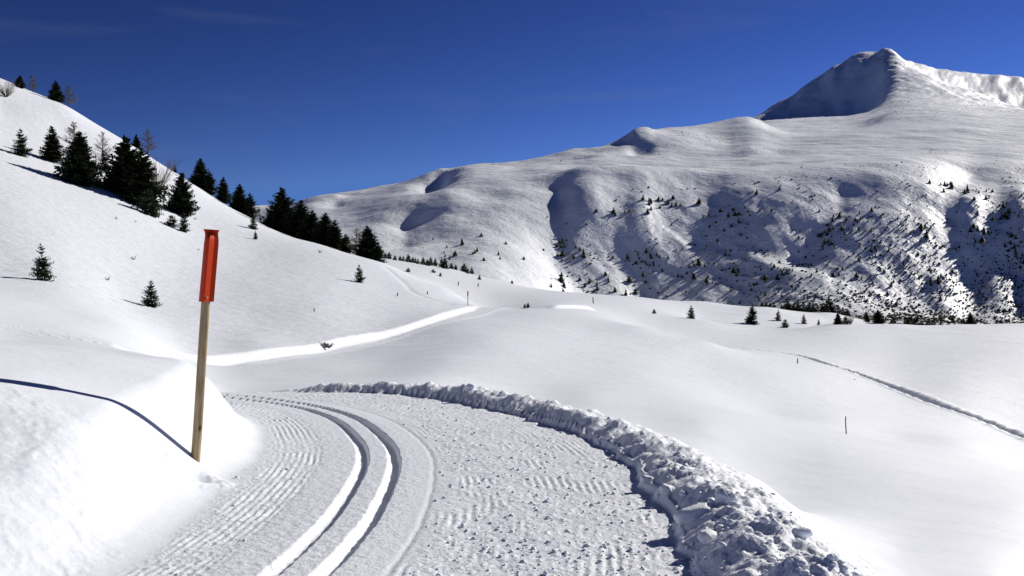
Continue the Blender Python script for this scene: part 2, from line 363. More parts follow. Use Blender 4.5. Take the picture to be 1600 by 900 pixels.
# wind lip left of the stake on the right-hand knoll
WL, WL_S = polyline([P3(855, 481, 128)[:2], P3(890, 478, 138)[:2], P3(928, 476, 150)[:2]], 20)
s4, d4 = project(Xm, Ym, WL, WL_S, 25)
e4 = sstep(0, 4, s4) * (1 - sstep(WL_S[-1] - 3, WL_S[-1], s4))
zm += e4 * .5 * np.exp(-np.clip(-d4, 0, 99) / 5) * (1 - sstep(0, 1.0, d4))
# hollows and drifts around the right-hand trees
dr = sstep(150, 190, Ym) * sstep(.1, .2, Xm / Ym)
zm += dr * .35 * fbm(Xm * .035, Ym * .10, 3, 121)

# ------------------------------------------------------------------ the far mountain
u_f = ucols(680, 30, 0.56, -0.9, 0.95)
Y_f = np.concatenate([np.exp(np.linspace(math.log(405), math.log(1300), 250, endpoint=False)), np.exp(np.linspace(math.log(1300), math.log(3300), 90, endpoint=False)), np.linspace(3300, 4250, 90, endpoint=False), np.linspace(4250, 6500, 34)])
zf = tensor(FS, u_f, Y_f)
Xf = u_f[None, :] * Y_f[:, None]; Yf = np.repeat(Y_f[:, None], len(u_f), 1)
zf0 = zf.copy()
px_f = u_f * F + 800

def far_at(x, y, zz=None, ymin=0, ymax=1e9):
    """Plan position on the mountain seen at photo pixel (x, y), within a range of distances."""
    zz = zf0 if zz is None else zz
    i = int(np.argmin(np.abs(px_f - x)))
    w = 450 - zz[:, i] / Y_f * F
    run = np.minimum.accumulate(np.where(Y_f > 430, w, 9e9))
    ok = (w <= run + .5) & (Y_f >= ymin) & (Y_f <= ymax)
    k = np.where(ok, np.abs(w - y), 1e9).argmin()
    return (px_f[i] - 800) / F * Y_f[k], Y_f[k]

def feature(points, kind, A, wl, wr, taper=.18):
    """A gully or a scarp along a line on the mountain; wl and wr are its widths left and right of travel, in metres."""
    global zf
    pl, ps = polyline([far_at(x, y, ymax=1050 if points[0][1] > 246 and x > 820 and points[0][0] != 930 and points[0][0] != 1045 else 1e9) for x, y in points], 40)
    lo = pl.min(0) - 4 * max(wl, wr); hi = pl.max(0) + 4 * max(wl, wr)
    r = np.where((Y_f > lo[1]) & (Y_f < hi[1]))[0]
    if len(r) == 0: return
    r = slice(r[0], r[-1] + 1)
    X, Y = Xf[r], Yf[r]
    s, d = project(X, Y, pl, ps, 4 * max(wl, wr))
    X, Y = X, Y
    d = d + .18 * (wl + wr) * fbm(X / (wl + wr) * .5, Y / (wl + wr) * .5, 2, 201)
    t = s / ps[-1]
    e = sstep(0, taper, t) * (1 - sstep(1 - taper, 1, t))
    if kind == 'gully':
        D = -A * e * np.where(d < 0, np.exp(d / (wl * 1.1)), np.exp(-(np.abs(d) / wr) ** 1.3))
    else:                                                 # scarp: a hollow carved out on the left of travel, steep below its rim
        d = -d
        D = -A * e * np.where(d < 0, 0, sstep(0, wr, d) - sstep(wr, wr * 4, d))
    for it in range(2): D = blur(D, 2 if kind == 'gully' else 3, 2 if kind == 'gully' else 6)
    zf[r] += D

def blur(a, kr, kc):
    for ax, k in ((0, kr), (1, kc)):
        n = 2 * k + 1
        pad = [(0, 0), (0, 0)]; pad[ax] = (k + 1, k)
        c = np.cumsum(np.pad(a, pad, mode='edge'), axis=ax)
        a = (np.take(c, range(n, c.shape[ax]), axis=ax) - np.take(c, range(0, c.shape[ax] - n), axis=ax)) / n
    return a

# (points are listed uphill to downhill for gullies; scarps run so that the shaded face lies to the left of travel)
for pts, kind, A, wl_, wr_ in [
    ([(868, 268), (876, 320), (862, 375), (858, 410), (866, 440)], 'gully', 16, 34, 15),
    ([(668, 325), (640, 345), (632, 362), (636, 385)], 'gully', 11, 26, 13),
    ([(655, 318), (640, 330), (625, 348)], 'gully', 8, 22, 12),
    ([(1298, 272), (1312, 290), (1285, 330), (1245, 375), (1200, 420)], 'gully', 17, 45, 17),
    ([(1085, 268), (1083, 300), (1078, 345), (1070, 395)], 'gully', 11, 42, 17),
    ([(1000, 265), (985, 300), (978, 322)], 'gully', 8, 30, 15),
    ([(1478, 310), (1490, 345), (1510, 395), (1545, 440)], 'gully', 7, 45, 32),
    ([(1530, 262), (1500, 285), (1490, 310)], 'gully', 8, 40, 20),
    ([(1395, 440), (1440, 470), (1462, 490)], 'gully', 6, 40, 16),
    ([(960, 300), (925, 302), (890, 312)], 'scarp', 7, 80, 26),
    ([(840, 302), (790, 296), (745, 300), (712, 304)], 'scarp', 9, 120, 30),
    ([(745, 292), (715, 300), (690, 315)], 'scarp', 8, 90, 28),
    ([(1185, 308), (1130, 296), (1092, 308)], 'scarp', 7, 70, 20),
    ([(1210, 234), (1170, 236), (1130, 243)], 'scarp', 10, 160, 40),
]:
    near_ = far_at(*pts[0])[1] < 960
    k_ = 1 if near_ else .6
    feature(pts, kind, k_ * A * ((.66 if kind == 'gully' else .42) if near_ else (1.0 if kind == 'scarp' else .7)), wl_ * k_, wr_ * (1.15 if near_ else k_))
rel = 450 - zf0 / Yf * F
low = sstep(255, 330, rel) * sstep(0.03, .12, Xf / Yf + .02 * fbm(Xf * .01, Yf * .01, 2, 210))
zf += (5.0 * fbm(Xf / 140 + Yf / 400, Yf / 170, 3, 211) + 1.1 * fbm(Xf / 30 + Yf / 70, Yf / 45, 3, 217)) * sstep(430, 560, Yf)
zf += low * (1.9 * fbm(Xf / 42 + Yf / 90, Yf / 60, 3, 212, ridged=True) + .9 * fbm(Xf / 12 + Yf / 25, Yf / 14, 3, 213))
hi_ = sstep(1400, 2400, Yf)
zf += hi_ * (8 * fbm(Xf / 420, Yf / 420, 5, 214, gain=.55) + 2.5 * fbm(Xf / 90, Yf / 90, 3, 215, ridged=True))
pk = sstep(3000, 3500, Yf)
zf += pk * (6 * fbm(Xf / 160, Yf / 160, 4, 216, ridged=True) + 3 * fbm(Xf / 45, Yf / 45, 3, 218, ridged=True))
sx_, sy_ = (1386 - 800) / F * 4030, 4030
zf += 13 * np.exp(-(((Xf - sx_) / 40) ** 2 + ((Yf - sy_) / 70) ** 2) ** 1.5) * (1 + .5 * fbm(Xf / 22, Yf / 22, 3, 219))
zf -= 30 * (1 - sstep(405, 440, Yf)) * 0

# ------------------------------------------------------------------ materials
def mat(name):
    m = bpy.data.materials.new(name); m.use_nodes = True
    n = m.node_tree.nodes; l = m.node_tree.links
    return m, n, l, n['Principled BSDF']

def snow_material(name, scales, strength, base=(.80, .84, .91), rough=.55, crust=False):
    m, n, l, b = mat(name)
    geo = n.new('ShaderNodeNewGeometry')
    prev = None
    for sc, dist, det in scales:
        t = n.new('ShaderNodeTexNoise'); t.inputs['Scale'].default_value = sc; t.inputs['Detail'].default_value = det
        t.inputs['Roughness'].default_value = .6
        l.new(geo.outputs['Position'], t.inputs['Vector'])
        bp = n.new('ShaderNodeBump'); bp.inputs['Strength'].default_value = strength; bp.inputs['Distance'].default_value = dist
        l.new(t.outputs[0], bp.inputs['Height'])
        if crust:                                          # smooth snow near the trail, wind crust farther out
            sp = n.new('ShaderNodeSeparateXYZ'); mr = n.new('ShaderNodeMapRange')
            mr.inputs['From Min'].default_value = 22; mr.inputs['From Max'].default_value = 75; mr.inputs['To Min'].default_value = .3 * strength; mr.inputs['To Max'].default_value = strength
            l.new(geo.outputs['Position'], sp.inputs[0]); l.new(sp.outputs['Y'], mr.inputs['Value']); l.new(mr.outputs[0], bp.inputs['Strength'])
        if prev: l.new(prev.outputs[0], bp.inputs['Normal'])
        prev = bp
    if prev: l.new(prev.outputs[0], b.inputs['Normal'])
    t = n.new('ShaderNodeTexNoise'); t.inputs['Scale'].default_value = .6; t.inputs['Detail'].default_value = 6
    l.new(geo.outputs['Position'], t.inputs['Vector'])
    r = n.new('ShaderNodeValToRGB')
    r.color_ramp.elements[0].color = (*[c * .965 for c in base], 1); r.color_ramp.elements[1].color = (*base, 1)
    r.color_ramp.elements[0].position = .35; r.color_ramp.elements[1].position = .65
    l.new(t.outputs[0], r.inputs[0]); l.new(r.outputs[0], b.inputs['Base Color'])
    b.inputs['Roughness'].default_value = rough
    b.inputs['Specular IOR Level'].default_value = .25
    return m

M = {}
M['field'] = snow_material('snow_smooth', [(1.6, .03, 3), (12, .008, 5), (50, .003, 3)], .5)
M['trail'] = snow_material('snow_groomed', [(18, .014, 5), (70, .006, 4)], .8)
M['berm'] = snow_material('snow_ploughed', [(14, .018, 5), (60, .008, 4)], .7)
M['slope'] = snow_material('snow_slope', [(.5, .16, 5), (4, .035, 5)], .7, crust=True)
M['mount'] = snow_material('snow_mountain', [(.05, 2.5, 8), (.35, .6, 6)], .85)

# ------------------------------------------------------------------ terrain meshes
def grid_mesh(name, X, Y, Z, face_mask, material, extra=None):
    nr, nc = X.shape
    idx = np.arange(nr * nc).reshape(nr, nc)
    f = np.stack([idx[:-1, :-1], idx[:-1, 1:], idx[1:, 1:], idx[1:, :-1]], -1)
    f = f[face_mask] if face_mask is not None else f.reshape(-1, 4)
    co = np.stack([X, Y, Z], -1).reshape(-1, 3)
    du = np.gradient(np.stack([X, Y, Z], -1), axis=1); dv = np.gradient(np.stack([X, Y, Z], -1), axis=0)
    nrm = np.cross(du, dv).reshape(-1, 3); nrm /= np.linalg.norm(nrm, axis=1)[:, None]
    used = np.unique(f); remap = np.full(nr * nc, -1); remap[used] = np.arange(len(used))
    co = co[used]; nrm = nrm[used]; f = remap[f]
    me = bpy.data.meshes.new(name)
    me.vertices.add(len(co)); me.vertices.foreach_set('co', co.astype(np.float32).ravel())
    me.loops.add(f.size); me.loops.foreach_set('vertex_index', f.astype(np.int32).ravel())
    me.polygons.add(len(f)); me.polygons.foreach_set('loop_start', np.arange(0, f.size, 4, dtype=np.int32))
    me.polygons.foreach_set('use_smooth', np.ones(len(f), bool))
    me.update(calc_edges=True)
    me.normals_split_custom_set_from_vertices(nrm.astype(np.float32))
    me.materials.append(material)
    o = bpy.data.objects.new(name, me); COL.objects.link(o)
    o['kind'] = 'structure'
    return o

def fmean(a): return (a[:-1, :-1] + a[1:, :-1] + a[:-1, 1:] + a[1:, 1:]) / 4
tf = fmean(tt); lf = fmean(LEFT); rf = fmean(RIGHT); wf = fmean(WC); sf = fmean(SY)
is_berm = (tf >= rf) & (tf < rf + wf + .6)
hid = fmean(shown) < .02
is_berm &= ~hid
is_trail = (tf > lf + .16 * fbm(fmean(Xn) * 2.5, fmean(Yn) * 2.5, 3, 401)) & (tf < rf) & ~hid
grid_mesh('ski_trail', Xn, Yn, zn, is_trail, M['trail'])
grid_mesh('ploughed_snow_bank', Xn, Yn, zn, is_berm, M['berm'])
grid_mesh('snow_ground', Xn, Yn, zn, ~is_berm & ~is_trail, M['field'])
gx_ = np.linspace(-70, 70, 71); gy_ = np.concatenate([np.linspace(-70, 1, 30), [2, 2.8, 3.36]])
edge = lambda X: np.interp(np.clip(X / 3.3, -.9, .95), u_n, zn[0])
GX, GY = np.meshgrid(gx_, gy_)
GZ = edge(GX) - .02 - .02 * np.clip(GX - 3, 0, 60) + .05 * np.clip(-GX - 3, 0, 60)
grid_mesh('snow_ground', GX, GY, GZ, None, M['field'])                # the hillside the photographer stands on
grid_mesh('snow_hills', Xm, Ym, zm, None, M['slope'])
grid_mesh('mountain', Xf, Yf, zf, None, M['mount'])

# ------------------------------------------------------------------ looking up the ground
def lookup(u, Yr, Z):
    def f(X, Y):
        Y = np.asarray(Y, float); X = np.asarray(X, float)
        a = np.clip(np.interp(X / Y, u, np.arange(len(u))), 0, len(u) - 1.001)
        order = Yr if Yr[0] < Yr[-1] else Yr[::-1]
        b = np.clip(np.interp(Y, Yr, np.arange(len(Yr))), 0, len(Yr) - 1.001)
        i = a.astype(int); j = b.astype(int); fa = a - i; fb = b - j
        return (Z[j, i] * (1 - fa) + Z[j, i + 1] * fa) * (1 - fb) + (Z[j + 1, i] * (1 - fa) + Z[j + 1, i + 1] * fa) * fb
    return f
z_near = lookup(u_n, Y_n, zn); z_mid = lookup(u_m, Y_m, zm); z_far = lookup(u_f, Y_f, zf)

def seen(x, y, u, Yr, Z, lo=0, hi=1e9):
    """Where the line of sight through photo pixel (x, y) first meets the ground."""
    zl = lookup(u, Yr, Z)
    d = np.exp(np.linspace(math.log(max(lo, Yr[0] * 1.002)), math.log(min(hi, Yr[-1] * .998)), 2500))
    uu = (x - 800) / F
    row = 450 - zl(uu * d, d) / d * F
    k = np.argmax(row <= y) if (row <= y).any() else int(np.argmin(row))
    return uu * d[k], d[k], float(zl(uu * d[k], d[k]))
def on_near(x, y): return seen(x, y, u_n, Y_n, zn)
def on_hill(x, y, lo=20, hi=424): return seen(x, y, u_m, Y_m, zm, lo, hi)
def on_mount(x, y, lo=470, hi=6400): return seen(x, y, u_f, Y_f, zf, lo, hi)

# ------------------------------------------------------------------ object helpers
def mesh_object(name, verts, faces, material, parent=None, smooth=False):
    me = bpy.data.meshes.new(name)
    me.from_pydata([tuple(map(float, v)) for v in verts], [], [tuple(map(int, f)) for f in faces])
    if smooth: me.polygons.foreach_set('use_smooth', [True] * len(me.polygons))
    me.materials.append(material); me.update()
    o = bpy.data.objects.new(name, me); COL.objects.link(o)
    if parent: o.parent = parent
    return o

def tri_mesh(name, V, T, material):
    V = np.asarray(V, np.float32); T = np.asarray(T, np.int32)
    me = bpy.data.meshes.new(name)
    me.vertices.add(len(V)); me.vertices.foreach_set('co', V.ravel())
    me.loops.add(T.size); me.loops.foreach_set('vertex_index', T.ravel())
    me.polygons.add(len(T)); me.polygons.foreach_set('loop_start', np.arange(0, T.size, 3, dtype=np.int32))
    me.update(calc_edges=True)
    me.materials.append(material)
    return me

def tag(o, label, cat, group=None):
    o['label'] = label; o['category'] = cat
    if group: o['group'] = group
    return o

def empty(name, loc, rz=0.0):
    o = bpy.data.objects.new(name, None); COL.objects.link(o)
    o.location = loc; o.rotation_euler = (0, 0, rz); o.empty_display_size = .2
    return o

def simple_material(name, c1, c2, scale, rough=.8, bump=None, stretch=(1, 1, 1)):
    m, n, l, b = mat(name)
    tc = n.new('ShaderNodeTexCoord'); mp = n.new('ShaderNodeMapping'); mp.inputs['Scale'].default_value = stretch
    t = n.new('ShaderNodeTexNoise'); t.inputs['Scale'].default_value = scale; t.inputs['Detail'].default_value = 5
    r = n.new('ShaderNodeValToRGB'); r.color_ramp.elements[0].color = (*c1, 1); r.color_ramp.elements[1].color = (*c2, 1)
    r.color_ramp.elements[0].position = .35; r.color_ramp.elements[1].position = .65
    l.new(tc.outputs['Object'], mp.inputs['Vector']); l.new(mp.outputs[0], t.inputs['Vector']); l.new(t.outputs[0], r.inputs[0]); l.new(r.outputs[0], b.inputs['Base Color'])
    b.inputs['Roughness'].default_value = rough
    b.inputs['Specular IOR Level'].default_value = .2
    if bump:
        bp = n.new('ShaderNodeBump'); bp.inputs['Distance'].default_value = bump
        l.new(t.outputs[0], bp.inputs['Height']); l.new(bp.outputs[0], b.inputs['Normal'])
    return m

M['needle'] = simple_material('spruce_needles', (.018, .03, .014), (.05, .062, .026), 9)
M['bark'] = simple_material('bark', (.05, .038, .03), (.11, .085, .065), 14)
M['larch'] = simple_material('larch_twigs', (.085, .062, .045), (.16, .12, .085), 10)
M['shrub'] = simple_material('dwarf_pine', (.02, .03, .016), (.05, .06, .03), .3)
M['rock'] = simple_material('rock', (.07, .06, .055), (.20, .17, .15), .4)

# ------------------------------------------------------------------ trees (unit height, trunk at the origin)
def trunk_mesh(name, r0, h, material, sides=7, bend=.0, seed=0):
    g = np.random.default_rng(seed)
    V = []; T = []
    lv = 6
    for k in range(lv + 1):
        t = k / lv
        r = r0 * (1 - t) ** .8 + .002
        cx, cy = bend * math.sin(t * 3), bend * math.cos(t * 2.3) * .5
        for a in range(sides):
            an = a / sides * 2 * math.pi
            V.append((cx + r * math.cos(an), cy + r * math.sin(an), -.06 + t * (h + .06)))
    for k in range(lv):
        for a in range(sides):
            p, q_ = k * sides + a, k * sides + (a + 1) % sides
            T += [(p, q_, q_ + sides), (p, q_ + sides, p + sides)]
    return tri_mesh(name, V, T, material)

def spruce_crown(name, seed, width, whorls, per, stations, low=.04, gap=None, ragged=.25, lean=0.0, blade=1.0):
    """Whorls of drooping branches carrying flat needle sprays; every spray is a thin leaf-like pair of triangles."""
    g = np.random.default_rng(seed)
    V = []; T = []
    def quad(a, b, w, up):
        side = np.cross(b - a, up); side = side / (np.linalg.norm(side) + 1e-9) * w
        n = len(V)
        V.extend([a, a + (b - a) * .45 + side, b, a + (b - a) * .45 - side])
        T.extend([(n, n + 1, n + 2), (n, n + 2, n + 3)])
    for k in range(whorls):
        t = low + (1 - low) * (k + g.uniform(-.35, .35)) / whorls
        if t > .985: continue
        prof = (1 - t) ** .85 * (1 - .35 * math.exp(-(t - low) * 14))
        for b in range(per if t < .75 else max(4, per - 2)):
            an = g.uniform(0, 2 * math.pi)
            L = width * prof * g.uniform(1 - ragged * 1.6, 1 + ragged * .7) + .012
            if gap and gap[0] < t < gap[1]: L *= .3
            z0 = t + g.uniform(-.01, .01)
            droop = -.35 * (1 - t) + .25 * t + g.uniform(-.12, .12)
            dirv = np.array([math.cos(an), math.sin(an), 0.0])
            sidev = np.array([-math.sin(an), math.cos(an), 0.0])
            root = np.array([lean * t * t, 0, z0])
            pts = []
            for i in range(stations + 1):
                s_ = i / stations
                pts.append(root + dirv * L * s_ + np.array([0, 0, L * (droop * s_ + .28 * s_ * s_)]))
            for i in range(stations):
                a, c = pts[i], pts[i + 1]
                s_ = (i + .5) / stations
                quad(a, c + (c - a) * .15, blade * (.010 + .05 * L), np.array([0, 0, 1.0]))
                ln = L * (.16 + .34 * (1 - s_)) * g.uniform(.7, 1.25)
                for sg in (-1, 1):
                    e = c + sidev * sg * ln + dirv * ln * .55 + np.array([0, 0, -ln * g.uniform(.0, .45)])
                    quad(a, e, blade * (.008 + .10 * ln), np.array([0, 0, 1.0]) + g.normal(0, .25, 3))
                if g.random() < .75:
                    e = c + dirv * ln * .2 + sidev * g.uniform(-.4, .4) * ln - np.array([0, 0, ln * .75])
                    quad(c, e, blade * (.006 + .11 * ln), sidev + g.normal(0, .2, 3))
                if g.random() < .4:
                    e = c + dirv * ln * .5 + np.array([0, 0, ln * .55])
                    quad(c, e, blade * (.006 + .08 * ln), sidev)
    top = np.array([lean, 0, 1.0])
    for i in range(14):
        an = g.uniform(0, 6.28); z = 1 - g.uniform(.0, .10)
        p = np.array([lean * z * z, 0, z - .02]); quad(p, p + np.array([math.cos(an) * .02, math.sin(an) * .02, .035]), .006, np.array([math.cos(an + 1.57), math.sin(an + 1.57), 0]))
    return tri_mesh(name, V, T, M['needle'])

def twig_tree(name, seed, width, branches, spread=.9, low=.12, thick=.008, twigs=9, shrub=False):
    """A leafless larch or bush: thin tapering sticks with side twigs."""
    g = np.random.default_rng(seed)
    V = []; T = []
    def stick(a, b, r0, r1):
        d = b - a; d = d / (np.linalg.norm(d) + 1e-9)
        s1 = np.cross(d, [0.3, .2, .93]); s1 /= np.linalg.norm(s1) + 1e-9; s2 = np.cross(d, s1)
        n = len(V)
        for p, r in ((a, r0), (b, r1)):
            for k in range(3):
                an = k * 2.0944
                V.append(p + (s1 * math.cos(an) + s2 * math.sin(an)) * r)
        for k in range(3):
            p, q_ = n + k, n + (k + 1) % 3
            T.extend([(p, q_, q_ + 3), (p, q_ + 3, p + 3)])
    for k in range(branches):
        t = low + (1 - low) * ((k + g.random()) / branches) ** 1.0
        an = g.uniform(0, 6.28)
        L = width * ((1 - t) ** .7 if not shrub else g.uniform(.5, 1)) * g.uniform(.7, 1.25) + .03
        up = g.uniform(.1, .5) if not shrub else g.uniform(.5, 1.8)
        d = np.array([math.cos(an), math.sin(an), up]); 
        a = np.array([0, 0, t if not shrub else 0.0])
        mid = a + d * L * .55; end = mid + (d + np.array([0, 0, .5])) * L * .45
        if shrub: end[2] = min(end[2], 1.0)
        stick(a, mid, thick, thick * .7); stick(mid, end, thick * .7, thick * .25)
        for i in range(twigs):
            s_ = g.uniform(.2, 1)
            p = a + (mid - a) * s_ * 2 if s_ < .5 else mid + (end - mid) * (s_ * 2 - 1)
            e = p + (d * .5 + g.normal(0, .55, 3) + np.array([0, 0, .35])) * L * g.uniform(.15, .35)
            stick(p, e, thick * .42, thick * .2)
    return tri_mesh(name, V, T, M['larch'])

CROWN = {
    'broad':  spruce_crown('crown', 1, .36, 30, 11, 6, blade=1.5),
    'narrow': spruce_crown('crown', 2, .25, 28, 10, 5, blade=1.5),
    'ragged': spruce_crown('crown', 3, .34, 22, 9, 6, ragged=.42, blade=1.5),
    'full':   spruce_crown('crown', 4, .42, 27, 12, 6, ragged=.3, blade=1.5),
    'young':  spruce_crown('crown', 5, .40, 16, 9, 6, low=.02, ragged=.35, blade=1.1),
    'gappy':  spruce_crown('crown', 6, .36, 17, 9, 6, low=.02, gap=(.62, .74), ragged=.38, lean=.05, blade=1.1),
    'low':    spruce_crown('crown', 8, .85, 9, 11, 6, low=.05, ragged=.35, blade=1.2),
    'small':  spruce_crown('crown', 9, .34, 13, 9, 3, blade=3.0),
    'small_b': spruce_crown('crown', 10, .44, 12, 9, 3, blade=3.0),
}
TRUNK = {k: trunk_mesh('trunk', .022, .93, M['bark'], bend=.006, seed=3) for k in ('tree',)}
TRUNK['gappy'] = trunk_mesh('trunk', .022, .93, M['bark'], bend=.012, seed=4)
LARCH = {'larch': twig_tree('branches', 11, .28, 75, twigs=12), 'larch_b': twig_tree('branches', 12, .35, 70, twigs=12), 'bush': twig_tree('branches', 13, .75, 70, shrub=True, thick=.008, twigs=12)}
TRUNK['larch'] = trunk_mesh('trunk', .017, .98, M['larch'], bend=.004, seed=5)
MIDGRP = 'conifers on the snowy hills'

def plant(kind, loc, height, label, group=None, wide=1.0, rz=None):
    name = {'larch': 'larch_tree', 'larch_b': 'larch_tree', 'bush': 'bare_bush', 'low': 'low_spruce'}.get(kind, 'spruce_tree')
    root = empty(name, loc, random.uniform(0, 6.28) if rz is None else rz)
    root.scale = (height * wide, height * wide, height)
    if kind in LARCH:
        if kind != 'bush':
            t = bpy.data.objects.new('trunk', TRUNK['larch']); COL.objects.link(t); t.parent = root
        c = bpy.data.objects.new('branches', LARCH[kind])
    else:
        t = bpy.data.objects.new('trunk', TRUNK['gappy' if kind == 'gappy' else 'tree']); COL.objects.link(t); t.parent = root
        c = bpy.data.objects.new('crown', CROWN[kind])
    COL.objects.link(c); c.parent = root
    return tag(root, label, 'bush' if kind == 'bush' else 'tree', group)

def plant_px(kind, x, base, top, label, group=None, wide=1.0, depth=None):
    """depth: stands behind a crest, at that distance; otherwise where (x, base) meets the hill."""
    if depth:
        if x < 600: depth = 100 + (depth - 100) * float(np.interp(x, [400, 500, 600], [1.25, 1.12, 1.0]))
        X = (x - 800) / F * depth; loc = (X, depth, float(z_mid(X, depth)))
    else:
        loc = on_hill(x, base)
    h = (450 - top) / F * loc[1] - loc[2]
    return plant(kind, (loc[0], loc[1], loc[2] - .02 * h), h, label, group, wide)

SL = 'trees on the left slope'
for a in [
    ('young', 32, 243, 199, 'small spruce farthest left of the tree line across the left slope', 1.0, None),
    ('narrow', 81, 252, 195, 'slim spruce second from the left in the tree line on the left slope', 1.25, None),
    ('broad', 124, 288, 203, 'full dark spruce third from the left in the tree line on the left slope', 1.05, None),
    ('larch', 116, 262, 190, 'bare larch rising behind the third spruce of the left slope', 1.2, None),
    ('larch_b', 160, 258, 205, 'pale bare larch standing between the two big dark spruces', .9, None),
    ('young', 162, 266, 233, 'small spruce at the foot of the pale bare larch', 1.0, None),
    ('full', 196, 306, 211, 'largest black spruce on the left slope, left one of its clump', 1.0, None),
    ('ragged', 221, 322, 228, 'dark spruce on the right of the largest spruce on the slope', 1.15, None),
    ('low', 232, 335, 292, 'low spreading spruce at the foot of the largest clump on the slope', .72, None),
    ('bush', 246, 300, 250, 'brown leafless bush right of the largest spruce clump', .8, None),
    ('full', 283, 336, 268, 'bushy spruce on the slope just above left of the orange pole', .85, None),
    ('young', 287, 362, 330, 'little spruce directly below the bushy one, nearest above the orange flag', .9, None),
    ('low', 268, 354, 335, 'dark mat of low spruce left of the little one above the orange flag', .95, None),
    ('young', 396, 358, 335, 'small spruce in front of the crest trees right of the orange flag', 1.0, None),
    ('young', 399, 374, 360, 'tiny spruce alone on the snow right of the orange flag', .9, None),
    ('young', 561, 441, 412, 'lone little spruce on the open snow below the crest trees', .95, None),
    ('gappy', 66, 438, 379, 'young spruce with a gap below its top, at the left edge of the photo', 1.0, None),
    ('young', 236, 479, 436, 'young spruce with a shadow to its left, left of the orange pole', 1.05, None),
    ('bush', 10, 152, 127, 'bare bush on the crest at the top left corner', .9, None),
    ('broad', 31, 0, 117, 'dark little spruce on the crest in the top left corner', 1.1, 236),
    ('larch', 51, 0, 116, 'bare larch on the crest right of the top left spruce', 1.1, 240),
    ('broad', 87, 0, 125, 'dark spruce standing highest on the left crest against the sky', 1.0, 238),
    ('larch_b', 108, 0, 134, 'brown bare larch leaning on the dark spruce high on the crest', 1.2, 240),
    ('narrow', 213, 0, 209, 'slim dark spruce beyond the crest beside a bare larch', 1.3, 232),
    ('larch', 231, 0, 201, 'tall bare larch against the sky beyond the crest', 1.2, 232),
    ('narrow', 194, 0, 209, 'dark spruce tip showing over the crest behind the largest clump', 1.2, 230),
    ('young', 273, 0, 257, 'small spruce tip over the crest, left of a pair', 1.0, 226),
    ('young', 286, 0, 268, 'small spruce tip over the crest, right of a pair', 1.0, 226),
    ('broad', 313, 0, 246, 'tall dark spruce against the sky straight above the orange flag', 1.0, 222),
    ('ragged', 327, 0, 266, 'shorter spruce joined to the tall one above the orange flag', 1.1, 221),
    ('narrow', 349, 0, 275, 'slim pointed spruce on the crest, right of the orange flag', 1.2, 219),
    ('broad', 374, 0, 286, 'dark spruce with a broad foot, first of the long crest row', 1.0, 216),
    ('ragged', 390, 0, 300, 'ragged spruce second in the long crest row', 1.1, 215),
    ('full', 440, 0, 291, 'tallest and broadest spruce of the long crest row', .95, 214),
    ('ragged', 424, 0, 322, 'lower spruce tucked against the left of the tallest crest spruce', 1.0, 213),
    ('broad', 470, 0, 311, 'pointed spruce right of the tallest one in the crest row', 1.15, 212),
    ('ragged', 455, 0, 325, 'spruce filling the gap right of the tallest crest spruce', 1.3, 211),
    ('broad', 487, 0, 327, 'spruce in the middle of the dense crest row', 1.2, 209),
    ('broad', 508, 0, 331, 'double topped dark spruce near the right of the dense crest row', 1.15, 207),
    ('narrow', 523, 0, 342, 'slim spruce near the right end of the dense crest row', 1.5, 206),
    ('ragged', 540, 0, 364, 'low spruce closing the dense crest row on its right', 1.4, 204),
    ('larch_b', 557, 0, 356, 'brown bare larch in the gap at the right of the crest row', 1.1, 203),
    ('broad', 574, 0, 351, 'separate dark spruce right of the dense crest row', 1.15, 201),
    ('ragged', 590, 0, 378, 'small spruce leaning to the foot of the separate crest spruce', 1.3, 202),
]:
    plant_px(a[0], a[1], a[2], a[3], a[4], SL, a[5] * (1.22 if a[0] in ('broad', 'full', 'ragged', 'narrow') else 1.0), a[6])

ORD = ['first', 'second', 'third', 'fourth', 'fifth', 'sixth', 'seventh', 'eighth', 'ninth', 'tenth', 'eleventh', 'twelfth', 'thirteenth', 'fourteenth', 'fifteenth', 'sixteenth', 'seventeenth', 'eighteenth', 'nineteenth', 'twentieth', 'twenty-first']
ROW = 'conifers in the row on the ridge beyond the left slope'
for n_, (x, top, base) in enumerate([(595, 391, 404), (602, 394, 411), (608, 393, 405), (617, 398, 409), (625, 399, 407), (630, 399, 414), (638, 396, 405), (645, 401, 408), (649, 402, 415), (653, 403, 410), (661, 401, 414), (668, 404, 414),
                     (673, 400, 415), (680, 402, 416), (690, 402, 420), (695, 402, 421), (705, 410, 420), (712, 413, 421), (725, 410, 423), (731, 418, 425), (737, 416, 427)]):
    plant_px(random.choice(['small', 'small_b']), x, base, top, ORD[n_] + ' small conifer from the left in the ridge row beyond the left slope', ROW, 1.15, random.uniform(310, 335))
for x, base, top, k, lb in [(638, 425, 418, 'low', 'flat dark bush left below the ridge row'), (677, 426, 420, 'low', 'flat dark bush in the middle below the ridge row'), (688, 432, 425, 'small_b', 'squat dark tree lowest below the ridge row'),
                            (749, 437, 429, 'small_b', 'tiny dark conifer below the right end of the ridge row')]:
    plant_px(k, x, base, top, lb, None, 1.0)
plant_px('small_b', 820, 481, 474, 'left one of two tiny dark shrubs on the knoll', None, 1.0)
plant_px('small_b', 825, 481, 472, 'right one of two tiny dark shrubs on the knoll', None, 1.0)

